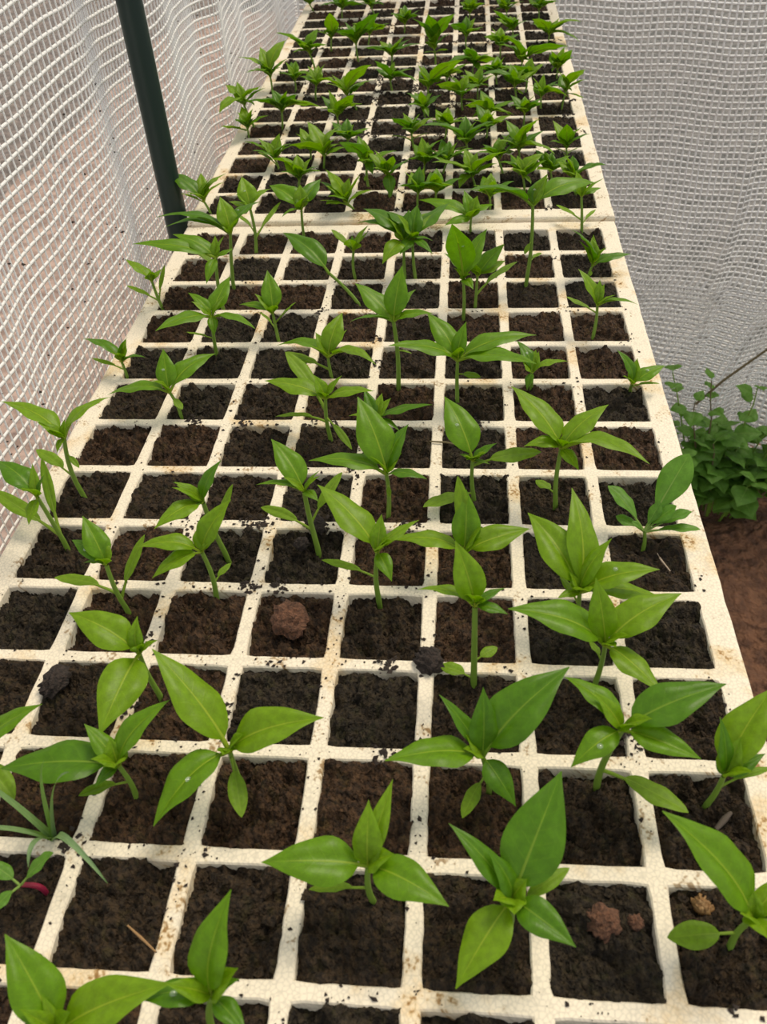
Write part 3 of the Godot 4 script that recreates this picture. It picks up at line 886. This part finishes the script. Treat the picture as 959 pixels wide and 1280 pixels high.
	["pepper","tall pepper seedling in front tray, sixth row from joint, fifth cell from post side",[15.6,-4,220,14.7,44.1,220],[[-7.6,58.4,202.2,46,0,100],[-8,50.4,231,32,0,100],[19.7,70.4,205.6,42,0,100],[36.7,50.4,222.8,40,0,100],[26.8,56,205.7,40,0,100],[24.4,23.2,219.6,20,1,60]]],
	["pepper","young pepper seedling in front tray, sixth row from joint, sixth cell from post side",[50.8,-4,233.8,50.6,27.7,233.8],[[14,45.6,248.1,36,0,100],[33.1,44.8,211.7,42,0,100],[94.2,35.2,220.2,36,0,100],[92.3,36.8,252.4,42,0,100],[55.1,46.4,224.6,40,0,100],[63.5,20,239.6,40,1,70]]],
	["pepper","low pepper seedling in front tray, sixth row from joint, seventh cell from post side",[93,-4,218.9,93.3,9.8,218.9],[[84.6,21.6,203.2,42,0,100],[114.4,13.6,213,46,0,100],[90.5,4,228.3,55,2,100]]],
	["pepper","low pepper seedling in front tray, sixth row from joint, eighth cell from post side",[150.5,-4,221.2,149.3,8,227.7],[[139.4,24.8,218.5,36,0,100],[167.8,14.4,218.6,44,0,100],[165,6.4,225.2,24,1,75]]],
	["pepper","young pepper seedling in front tray, fourth row from joint, eighth cell from post side",[134.8,-4,160.5,135.4,20.7,160.6],[[123.3,38.4,147,36,0,100],[139.4,31.2,153,42,0,100],[158.1,25.6,168.9,32,0,100],[117.5,20.8,149.3,30,1,80]]],
	["pepper","low pepper seedling in front tray, second row from joint, eighth cell from post side",[140.1,-4,78.9,142.3,7.1,79.2],[[124.2,36.8,86.9,36,0,100],[141,23.2,69.8,40,0,100],[169.1,12,72.8,32,0,100],[140.6,2.4,85.2,45,1,75]]],
	["pepper","young pepper seedling in front tray, first row from joint, eighth cell from post side",[142.6,-4,6.2,139.6,25.9,5.8],[[154.5,29.6,-0.8,44,0,100],[136.5,35.2,-2.6,40,0,100],[123.5,12,-13.8,20,1,40],[153.8,8.8,-11.2,20,1,30],[131.4,28.8,-3.9,34,0,100]]],
	["pepper","tall pepper seedling in front tray, third row from joint, seventh cell from post side",[96.1,-4,91.3,97.5,55.4,91.4],[[54.8,72.8,108.1,32,0,100],[140,60.8,69.7,32,0,100],[103.7,69.6,81.2,50,0,100],[93.8,24.8,97.8,42,1,60],[106.5,17.6,80.5,36,1,35]]],
	["pepper","young pepper seedling in front tray, fourth row from joint, sixth cell from post side",[53.4,-4,135.5,53.1,25.9,135.5],[[45.9,68.8,148.6,46,0,100],[39.8,34.4,114.2,30,0,100],[67.9,49.6,112.7,36,0,100],[59.6,26.4,149.5,40,2,100]]],
	["pepper","young pepper seedling in front tray, third row from joint, sixth cell from post side",[61.4,-4,121.4,62.4,21.4,121.4],[[79.8,36,105.8,42,0,100],[80.7,26.4,110.2,44,0,100],[89.4,19.2,96.7,20,1,50],[55.5,30.4,113.2,36,0,100]]],
	["pepper","shorter pepper seedling in front tray, second row from joint, fifth cell from post side",[11.8,-4,78.9,11.9,26.3,78.9],[[-22.6,31.2,58.7,36,0,100],[-17.8,40,54.9,44,0,100],[34,38.4,56,40,0,100],[32.1,29.6,85.5,38,0,100],[-1.6,20.8,101.3,40,0,100],[15.7,44,67.2,40,0,100]]],
	["pepper","young pepper seedling in front tray, second row from joint, fourth cell from post side",[-23.7,-4,77.7,-23.8,19.2,77.7],[[-39.6,31.2,68.7,30,1,100],[-13.7,29.6,69.9,22,1,100],[-24.7,28.8,73,40,2,100]]],
	["pepper","shorter pepper seedling in back tray, first row from joint, fourth cell from post side",[-33.8,-0.9,-31.2,-42.3,10.8,-30],[[-58.1,30.3,-46.9,50,0,100],[-27.5,35.1,-20.8,18,1,90],[-55.6,13.5,-19.3,70,1,90],[-36.5,21.5,-25.6,36,2,100],[-60.9,16.7,-18,14,1,60]]],
	["pepper","low pepper seedling in front tray, first row from joint, sixth cell from post side",[58.8,-4,6.2,58.5,10.9,6.2],[[17.4,16,-17.9,36,0,100],[76.1,15.2,-8.1,55,0,100],[52.7,27.2,-7.1,42,0,100],[38.7,10.4,17.4,40,2,100]]],
	["pepper","taller pepper seedling in back tray, fifth row from joint, first cell from post side",[-153.8,2.6,-231.5,-162.1,30.6,-229.4],[[-179.5,41.8,-242.5,44,0,100],[-138.5,44.2,-222.6,44,0,100],[-179.1,28.2,-200.5,40,0,100],[-147.9,29.8,-216.3,40,0,100]]],
	["pepper","middling pepper seedling in back tray, fifth row from joint, first cell from post side",[-126.2,2.6,-230.2,-124.9,22,-230.5],[[-153.3,37.8,-202.2,40,0,100],[-133.9,37,-239.8,44,0,100],[-79.3,27.4,-209.1,36,0,100],[-106.2,37,-222.4,40,0,100]]],
	["pepper","taller pepper seedling in back tray, eighth row from joint, first cell from post side",[-153.8,4.4,-332.7,-153.8,26.7,-332.7],[[-189.8,38.8,-350,40,0,100],[-174.1,33.2,-313.6,34,0,100],[-164,48.4,-348.9,44,0,100],[-137.8,50.8,-364.3,40,0,100],[-142.7,29.2,-345.6,50,2,100]]],
	["pepper","young pepper seedling in back tray, ninth row from joint, second cell from post side",[-113.8,5.4,-391.7,-120.1,33.6,-390.6],[[-157,47.8,-409.2,42,0,100],[-108.9,51,-406,42,0,100],[-96.2,40.6,-381.8,40,0,100],[-134.2,35.8,-373.9,34,2,100]]],
	["pepper","young pepper seedling in back tray, eleventh row from joint, second cell from post side",[-106.7,7,-481.8,-105,26.7,-482],[[-104.1,52.6,-470.6,50,0,100],[-91.6,32.6,-476.8,40,2,100],[-114.5,34.2,-472.9,40,2,100]]],
	["pepper","low pepper seedling in back tray, fifteenth row from joint, second cell from post side",[-109.6,9.5,-626.7,-108.6,25.7,-626.8],[[-135.2,32.7,-601.7,40,0,100],[-77.3,31.1,-609.1,40,0,100],[-107.1,41.5,-643.7,44,0,100]]],
	["pepper","low pepper seedling in back tray, sixteenth row from joint, first cell from post side",[-153.8,10.3,-671,-159.2,23,-670.1],[[-177.2,27.9,-677.2,44,0,100],[-139.7,30.3,-659.1,44,0,100],[-159.5,37.5,-683.1,44,0,100]]],
	["pepper","young pepper seedling in back tray, tenth row from joint, third cell from post side",[-69.8,6.2,-437.1,-71.8,30.6,-436.9],[[-92.7,43.8,-421.3,40,0,100],[-42.5,61.4,-420.3,42,0,100],[-85.5,47.8,-448.8,40,0,100],[-48.4,38.2,-457.3,40,0,100]]],
	["pepper","young pepper seedling in back tray, ninth row from joint, fourth cell from post side",[-28.7,5.6,-401.6,-28.7,24.9,-401.6],[[-58.5,36.8,-376.8,42,0,100],[5.1,38.4,-381.7,40,0,100],[-32.3,35.2,-409.4,40,2,100]]],
	["pepper","young pepper seedling in back tray, tenth row from joint, fifth cell from post side",[18.6,5.8,-414,16.9,27.8,-413.9],[[-5.3,60.2,-395.6,40,0,100],[11.7,62.6,-399.6,40,0,100],[41.6,63.4,-394.9,38,0,100],[6.6,24.2,-403.6,30,1,75],[33,25.8,-407,30,1,75]]],
	["pepper","low pepper seedling in back tray, eighth row from joint, fourth cell from post side",[-23.8,4.3,-329.4,-25.7,20.2,-329.3],[[-40.3,40.3,-315.4,40,0,100],[2.9,21.1,-309.1,42,0,100],[-20.8,30.7,-338.4,40,2,100]]],
	["pepper","young pepper seedling in back tray, seventh row from joint, fifth cell from post side",[14.9,3.6,-288.9,15.2,23.4,-288.9],[[51,50.8,-267.5,38,0,100],[9.4,38.8,-298.6,44,0,100],[32.2,30,-279.7,40,2,100]]],
	["pepper","low pepper seedling in back tray, sixth row from joint, fifth cell from post side",[14.2,2.8,-243.9,12,15.9,-243.8],[[-4.5,26.8,-253,42,0,100],[20.5,26.8,-250.7,40,2,100],[17.8,10.8,-231.1,40,2,100]]],
	["pepper","young pepper seedling in back tray, sixth row from joint, third cell from post side",[-55.7,3.3,-270.6,-66.3,23,-269.2],[[-93.8,33.7,-284.2,40,0,100],[-36.8,52.9,-252.9,40,0,100],[-38.9,28.9,-290.7,36,0,100],[-68.1,36.9,-280.8,44,0,100]]],
	["pepper","young pepper seedling in back tray, fifth row from joint, third cell from post side",[-67.6,2.3,-215.5,-69.1,20.9,-215.2],[[-49.8,40.7,-204.5,50,0,100],[-85.8,23.9,-220.9,40,0,100],[-42.9,31.9,-205.2,36,0,100],[-80.1,28.7,-228.5,36,2,100]]],
	["pepper","young pepper seedling in back tray, sixth row from joint, sixth cell from post side",[50.8,3.2,-262.5,49,21.9,-262.5],[[24.5,35.2,-246.5,40,0,100],[67.8,26.4,-273.5,40,0,100],[55.8,36,-274.4,42,0,100],[67,17.6,-248.3,30,1,75]]],
	["pepper","low pepper seedling in back tray, eleventh row from joint, sixth cell from post side",[53.2,7,-480.3,52.9,23.1,-480.3],[[33.6,36.6,-467.8,40,0,100],[69.3,30.2,-469.3,40,0,100],[52.6,39.8,-491.5,44,0,100]]],
	["pepper","young pepper seedling in back tray, fifteenth row from joint, third cell from post side",[-64.7,9.6,-630.3,-72.1,25.8,-629.5],[[-88.2,35.2,-617.5,42,0,100],[-53.3,28.8,-616.5,40,0,100],[-75.5,40.8,-642,40,0,100]]],
	["pepper","young pepper seedling in back tray, fourteenth row from joint, sixth cell from post side",[55.8,8.8,-584.1,57.5,25.7,-584.1],[[43.4,32.8,-594.9,42,0,100],[75,35.2,-574,42,0,100],[57.1,46.4,-599.4,42,0,100]]],
	["pepper","low pepper seedling in back tray, fourteenth row from joint, seventh cell from post side",[103.1,8.9,-589,102.3,25,-589],[[88.2,26.5,-580.1,40,0,100],[118.3,33.7,-578.7,42,0,100],[104,40.9,-601.7,44,0,100]]],
	["pepper","low pepper seedling in back tray, fourteenth row from joint, eighth cell from post side",[143.2,8.9,-591.2,142.1,25,-591.3],[[128.5,30.5,-583.9,40,0,100],[163.8,34.5,-575.7,42,0,100],[140.6,42.5,-604.9,42,0,100]]],
	["pepper","low pepper seedling in back tray, twelfth row from joint, seventh cell from post side",[108,7.3,-500.3,107.2,23.6,-500.3],[[114.6,34.5,-491.4,60,0,100],[81.8,47.3,-482.6,34,0,100],[94.8,20.1,-484,40,2,100]]],
	["pepper","low pepper seedling in back tray, eleventh row from joint, eighth cell from post side",[148.4,7.1,-485.8,149.2,20.6,-485.7],[[127.2,38.3,-472.6,40,0,100],[181,36.7,-461.2,40,0,100],[160.6,34.3,-493.4,40,0,100],[181.7,16.7,-456,32,0,100]]],
	["pepper","low pepper seedling in back tray, ninth row from joint, seventh cell from post side",[113.3,5.2,-378.5,113.2,21.1,-378.5],[[92.1,47.6,-364.4,42,0,100],[159.9,35.6,-364.8,34,0,100],[86.9,30.8,-399.6,36,0,100],[125.2,18.8,-362,40,2,100]]],
	["pepper","taller pepper seedling in back tray, seventh row from joint, seventh cell from post side",[113.8,4,-309.9,115.7,23.1,-309.8],[[98.7,36,-299.7,40,0,100],[131.7,30.4,-317.4,40,0,100],[117.1,36,-320.4,50,0,100],[105.8,20,-297.7,40,2,100]]],
	["pepper","low pepper seedling in back tray, eighth row from joint, eighth cell from post side",[149.2,4.7,-353.4,148.9,18.8,-353.4],[[161.7,38.3,-341.2,42,0,100],[139.8,31.9,-345.3,36,0,100],[142.4,17.5,-341.6,36,2,100]]],
	["pepper","taller pepper seedling in back tray, sixth row from joint, eighth cell from post side",[147.8,3.2,-266.6,151.4,23.2,-266.3],[[166.3,43.2,-251.8,46,0,100],[146.5,31.2,-271.9,40,2,100],[166.3,18.4,-249,16,1,80],[155.4,22.4,-258.6,44,2,100]]],
	["pepper","shorter pepper seedling in back tray, seventh row from joint, seventh cell from post side",[103.8,3.6,-286.6,100.5,22.5,-286.7],[[67.5,36.4,-269,38,0,100],[96.9,38,-297.9,36,0,100],[117,26,-275.3,40,0,100],[109.9,15.6,-276.2,30,1,75]]],
	["pepper","shorter pepper seedling in back tray, sixth row from joint, eighth cell from post side",[126.2,3.1,-257,125.6,20.8,-257.1],[[114,27.9,-263.8,44,0,100],[149.7,23.9,-236.9,44,0,100],[139.8,27.1,-269.3,42,0,100]]],
	["pepper","low pepper seedling in back tray, ninth row from joint, sixth cell from post side",[60.5,5.1,-375.2,61.9,20.3,-375.2],[[33.1,24.3,-356.9,40,0,100],[85.3,27.5,-359.8,40,0,100],[51.5,36.3,-365.5,44,0,100],[67.9,14.7,-359.7,40,2,100]]],
	["pepper","low pepper seedling in back tray, seventh row from joint, sixth cell from post side",[65.3,3.7,-294.5,64.9,19.7,-294.5],[[47.2,32.5,-282.5,40,0,100],[76.7,21.3,-285.2,40,0,100],[70.2,34.1,-304.3,42,0,100],[46.6,16.5,-278.7,40,0,100]]],
	["pepper","low pepper seedling in back tray, fifth row from joint, sixth cell from post side",[73.8,2.5,-225,75.9,16.4,-224.9],[[51.6,25.7,-210.7,42,0,100],[99.2,17.7,-205.2,42,0,100],[78.7,26.5,-231.9,40,0,100],[59.3,14.5,-211.7,36,2,100]]],
	["pepper","low pepper seedling in back tray, fifth row from joint, seventh cell from post side",[107.9,2.3,-214.3,108.4,18.9,-214.2],[[93.7,26.3,-207.5,42,0,100],[123.4,28.7,-204,40,0,100],[108.2,29.5,-223.8,44,0,100]]],
	["pepper","shorter pepper seedling in back tray, fifth row from joint, first cell from post side",[-153.8,2.1,-201.3,-154.2,15.7,-201.2],[[-174.2,22.9,-180.7,36,1,75],[-165.9,22.9,-207.2,40,2,100],[-144.4,22.1,-208.1,40,2,100]]],
	["pepper","taller pepper seedling in back tray, third row from joint, second cell from post side",[-111,0.7,-119.9,-114.1,15,-119.2],[[-141.9,25.5,-130.6,42,0,100],[-96.8,27.9,-114.7,42,0,100],[-110.5,23.1,-125.6,50,2,100],[-132.4,14.3,-136.2,20,1,50]]],
	["pepper","young pepper seedling in back tray, first row from joint, second cell from post side",[-86.2,-0.4,-61.3,-82.3,19.9,-62.1],[[-85.2,33.2,-74,50,0,100],[-108.2,29.2,-75.6,38,0,100],[-63.5,26,-55.2,42,0,100]]],
	["pepper","shorter pepper seedling in back tray, third row from joint, second cell from post side",[-86.2,1,-140.5,-85.1,13.7,-140.7],[[-103.8,17.8,-142.3,40,0,100],[-72.2,14.6,-131.5,44,0,100],[-82.3,21.8,-147.6,44,0,100]]],
	["pepper","low pepper seedling in back tray, third row from joint, third cell from post side",[-72,0.8,-125.1,-70,15.3,-125.4],[[-96.9,30.4,-103.6,40,0,100],[-57.6,32.8,-141.8,42,0,100],[-86,36.8,-144.2,40,0,100],[-56.5,20,-135,36,0,100]]],
	["pepper","young pepper seedling in back tray, second row from joint, fourth cell from post side",[-26.6,-0.1,-73.7,-27.1,27.6,-73.7],[[-47.4,47.9,-57,40,0,100],[-27,36.7,-79,40,2,100],[-22.2,19.1,-64.6,44,0,100],[-29.5,12.7,-67.9,50,1,60]]],
	["pepper","taller pepper seedling in back tray, first row from joint, fourth cell from post side",[-7.9,-0.5,-56,-8.8,23.4,-56],[[-6,8.3,-44.2,30,0,100],[-18.7,25.1,-58.6,20,2,100]]],
	["pepper","taller pepper seedling in back tray, fourth row from joint, fifth cell from post side",[6.2,1.5,-168.1,4.2,18.6,-167.9],[[-13.9,34.3,-154.8,44,0,100],[14.9,30.3,-160.9,36,0,100],[19.9,14.3,-175.5,16,1,60],[-18,19.9,-153,12,1,50]]],
	["pepper","taller pepper seedling in back tray, second row from joint, fifth cell from post side",[18.4,0.2,-95.9,19.4,17.8,-96],[[11.8,23.4,-101.3,40,2,100],[34.7,31.4,-107.2,32,0,100],[39.8,18.6,-83.5,40,0,100],[3.2,21.8,-84.1,30,0,100]]],
	["pepper","taller pepper seedling in back tray, first row from joint, fifth cell from post side",[16.2,-0.8,-36.5,16.5,15.5,-36.5],[[17.7,31.2,-47.2,50,0,100],[-0.3,20.8,-32.1,50,0,100],[39.7,23.2,-24.1,36,0,100],[24.7,21.6,-42,36,2,100]]],
	["pepper","young pepper seedling in back tray, third row from joint, sixth cell from post side",[55.9,1,-138.4,53.5,19.1,-138.4],[[16.3,40.2,-115.6,38,0,100],[76.9,39.4,-123.6,42,0,100],[53.2,36.2,-150.1,44,0,100],[42.5,13.8,-126.7,30,1,75]]],
	["pepper","low pepper seedling in back tray, second row from joint, sixth cell from post side",[62.1,-0.1,-77.2,58.5,12.7,-77.2],[[26.8,29.5,-59.9,36,0,100],[86.5,36.7,-60.8,36,0,100],[52.3,28.7,-91.2,40,0,100],[48.8,6.3,-63.3,40,0,100]]],
	["pepper","taller pepper seedling in back tray, second row from joint, seventh cell from post side",[100.6,0.4,-103.9,98.4,25.2,-104],[[112.9,51.6,-88.6,44,0,100],[86.7,42,-118.8,40,0,100],[126.1,27.6,-77.1,42,0,100],[86.7,25.2,-91.7,60,2,100],[102.5,38,-110.1,40,0,100]]],
	["pepper","young pepper seedling in back tray, first row from joint, seventh cell from post side",[102.2,-0.4,-61.3,99.6,17.8,-61.5],[[79.1,23.6,-73,36,0,100],[116.6,30,-72.5,42,0,100],[106.3,14,-50.8,40,0,100],[98.7,26.8,-68.3,36,2,100]]],
	["pepper","low pepper seedling in back tray, third row from joint, eighth cell from post side",[142.7,0.9,-133.6,140.8,14.6,-133.8],[[138.9,35.3,-125.6,42,0,100],[129.1,11.3,-140.1,14,1,60],[154.1,10.5,-140.8,14,1,50]]],
	["pepper","young pepper seedling in back tray, first row from joint, eighth cell from post side",[143.7,-0.4,-57.6,140.1,17.7,-58],[[162.7,30.8,-43.6,36,0,100],[128.9,26,-62,36,0,100],[139.1,30,-67.8,42,0,100],[145.7,16.4,-49.4,50,2,100]]],
	["pepper","low pepper seedling in back tray, seventh row from joint, second cell from post side",[-104.2,4.1,-315.7,-101.8,20.4,-316.1],[[-120.6,25.7,-321.5,40,0,100],[-81.5,27.3,-306.2,40,0,100],[-100.6,33.7,-329.9,44,0,100]]],
	["pepper","young pepper seedling in back tray, twelfth row from joint, third cell from post side",[-65,7.3,-500.1,-62.1,24.5,-500.4],[[-80.9,36.9,-485.8,40,0,100],[-40,32.1,-490.3,40,0,100],[-62.4,40.1,-514.6,40,0,100]]],
	["pepper","low pepper seedling in back tray, thirteenth row from joint, fourth cell from post side",[-24.2,8.1,-546.7,-22.7,23.1,-546.8],[[-39,35.3,-533.3,40,0,100],[-2.3,32.1,-534.7,40,0,100],[-23,39.3,-561,40,0,100]]],
	["pepper","low pepper seedling in back tray, eighth row from joint, seventh cell from post side",[86.2,4.4,-332.9,84.1,20,-333],[[65.7,29.2,-323.3,40,0,100],[101.4,27.6,-319.9,40,0,100],[85.6,33.2,-346.6,42,0,100]]],
	["pepper","low pepper seedling in back tray, tenth row from joint, seventh cell from post side",[91.4,6.2,-435.6,90.7,22.7,-435.7],[[71.5,33.4,-423.8,40,0,100],[108.5,29.4,-422.5,40,0,100],[91.4,36.6,-449,42,0,100]]],
	["pepper","low pepper seedling in back tray, eighth row from joint, fifth cell from post side",[33.8,4.5,-337.3,33.5,17.9,-337.3],[[18,26.9,-325.7,40,0,100],[51,24.5,-325.5,40,0,100],[35.8,30.1,-346.5,40,0,100]]],
	["pepper","shorter pepper seedling in back tray, fourth row from joint, fifth cell from post side",[33.8,1.7,-181.8,36.5,17.5,-181.9],[[20.1,26.5,-172.3,40,0,100],[54,24.9,-170.4,40,0,100],[37,30.5,-193.8,42,0,100]]],
	["pepper","low pepper seedling in back tray, fourth row from joint, sixth cell from post side",[72.8,1.8,-183.6,73.1,16,-183.6],[[59.1,24.2,-176.8,40,0,100],[87.8,22.6,-175.3,40,0,100],[73.6,28.2,-193.9,42,0,100]]],
	["pepper","shorter pepper seedling in back tray, second row from joint, seventh cell from post side",[86.2,0.4,-103.9,80.7,17,-104.1],[[65.6,26,-98.2,40,0,100],[95.5,23.6,-95.7,40,0,100],[81.8,29.2,-114.6,42,0,100]]],
	["pepper","shorter pepper seedling in back tray, second row from joint, fifth cell from post side",[33.8,0.4,-103.5,38.8,15.3,-103.6],[[24.2,25.2,-95.6,38,0,100],[55,22,-95.3,40,0,100],[39.9,27.6,-114.3,42,0,100]]],
	["pepper","low pepper seedling in back tray, second row from joint, eighth cell from post side",[126.2,0,-82.5,123.7,13.3,-82.7],[[109.8,20.8,-77.2,40,0,100],[135.8,20,-77.9,40,0,100],[124.9,24,-92.7,40,0,100]]],
	["pepper","low pepper seedling in back tray, fourth row from joint, third cell from post side",[-53.1,1.3,-158.8,-53.4,17.4,-158.8],[[-66.1,25.3,-148.3,40,0,100],[-37,23.7,-151.1,38,0,100],[-53.8,30.1,-171.1,42,0,100]]],
	["pepper","shorter pepper seedling in back tray, eighth row from joint, first cell from post side",[-128.6,4.4,-335.7,-128.5,20.4,-335.8],[[-142.3,29.2,-322.1,40,0,100],[-107.4,26,-324.6,40,0,100],[-127.2,34,-349.3,42,0,100]]],
	["pepper","low pepper seedling in back tray, first row from joint, sixth cell from post side",[73.3,-0.9,-31.2,72.9,13.4,-31.2],[[59,17.5,-31.2,38,0,100],[87.5,18.3,-24.7,38,0,100],[73.9,26.3,-43.7,42,0,100]]],
	["pepper","shorter pepper seedling in back tray, first row from joint, fifth cell from post side",[30.3,-0.8,-39,30.5,14.9,-39],[[15,20,-30.1,36,0,100],[45.2,21.6,-31,38,0,100],[30.8,28,-51.5,42,0,100]]],
	["pepper","taller pepper seedling in front tray, second row from joint, fifth cell from post side",[19.6,-4,78.9,18,27.4,79],[[42.8,41.6,51.6,42,0,100],[-2.9,39.2,57.7,42,0,100],[32.5,26.4,99.5,20,0,100],[21,45.6,63.2,46,0,100],[10.1,24.8,95.5,40,0,100]]],
	["pepper","young pepper seedling in front tray, seventh row from joint, fifth cell from post side",[6.2,-4,273,7.6,15.3,272.8],[[38,24,271.7,36,0,100],[0.7,26.4,260.4,36,0,100],[21,14.4,282.9,30,0,100],[-6.9,17.6,273.2,36,0,100]]],
	]
	rng.seed = 55
	for d in plants:
		seedling(d)

	# a grass weed in the front tray
	var gw := thing("grass_tuft", "grey-green grass weed with narrow blades in a front tray cell", "grass", Vector3(-0.0912, -0.004, 0.5049))
	for e in [[Vector3(-0.0776, 0.05, 0.5074), 0.008], [Vector3(-0.0706, 0.045, 0.5078), 0.010], [Vector3(-0.0602, 0.012, 0.528), 0.014], [Vector3(-0.108, 0.03, 0.5226), 0.006], [Vector3(-0.104, 0.04, 0.508), 0.005], [Vector3(-0.0898, 0.01, 0.5231), 0.008]]:
		part("blade", grass_blade(Vector3(0.001, 0.002, 0.002), (e[0] as Vector3) - gw.position, e[1]), M.grass, gw)

	# clods, stones and litter lying on the soil and the walls
	rng.seed = 91
	for e in [
		["soil_clod", "round reddish brown soil ball in a bare cell", "clod", Vector3(-0.0202, 0.003, 0.4047), Vector3(0.0088, 0.0062, 0.0075), M.clod],
		["stone", "smooth dark stone lying on the tray wall beside a bare cell", "stone", Vector3(-0.1136, 0.002, 0.4406), Vector3(0.0075, 0.004, 0.005), M.dark_clod],
		["soil_clod", "black soil clod on a wall crossing, larger of a pair", "clod", Vector3(-0.0172, 0.003, 0.3429), Vector3(0.006, 0.0035, 0.0045), M.dark_clod],
		["soil_clod", "small black soil clod on the wall, smaller of a pair", "clod", Vector3(-0.0221, 0.002, 0.356), Vector3(0.0036, 0.0026, 0.0036), M.dark_clod],
		["soil_clod", "dark crumbly clod on the wall crossing beside a tall seedling", "clod", Vector3(0.041, 0.002, 0.424), Vector3(0.0068, 0.0042, 0.0052), M.dark_clod],
		["soil_clod", "light brown clod in a bare cell", "clod", Vector3(0.1009, 0.0005, 0.5268), Vector3(0.005, 0.0035, 0.005), M.clod],
		["pebble", "ochre pebble in the soil beside the tray wall", "pebble", Vector3(0.134, -0.002, 0.5186), Vector3(0.0034, 0.0024, 0.003), M.pebble],
		["pebble", "small reddish pebble in a bare cell", "pebble", Vector3(0.1109, 0.0005, 0.5262), Vector3(0.0026, 0.002, 0.0024), M.clod],
	]:
		var o := part(numbered(e[0]), lump(e[4], rng.randi() % 999, 0.34, 22, 14), e[5], self)
		o.position = e[3]
		o.rotation.y = rng.randf_range(0, 3)
		tag(o, e[1], e[2])
	for e in [
		["straw", "short brown straw lying on the soil", "straw", [Vector3(-0.0543, -0.0005, 0.5358), Vector3(-0.048, 0.0015, 0.5402), Vector3(-0.0414, 0.003, 0.5449)], 0.0005, M.straw],
		["twig", "thin brown twig lying across a cell wall", "twig", [Vector3(0.0361, 0.0012, 0.2734), Vector3(0.045, 0.0012, 0.2742), Vector3(0.0534, 0.0008, 0.2767)], 0.0006, M.twig],
		["bark_chip", "grey splinter of bark lying on dark soil", "bark", [Vector3(0.1432, -0.001, 0.4921), Vector3(0.1468, 0.0, 0.4885), Vector3(0.1497, -0.001, 0.4855)], 0.0012, M.bark],
		["root_fibre", "pale root fibre on soil under the round-leaved seedling", "fibre", [Vector3(0.1446, -0.001, 0.3553), Vector3(0.1452, 0.0005, 0.361), Vector3(0.1485, -0.001, 0.3666)], 0.0005, M.fibre],
	]:
		var st: float = e[4]
		var o := part(numbered(e[0]), rod(e[3], [st * 0.7, st, st * 0.6], 6), e[5], self)
		tag(o, e[1], e[2])

	weed()
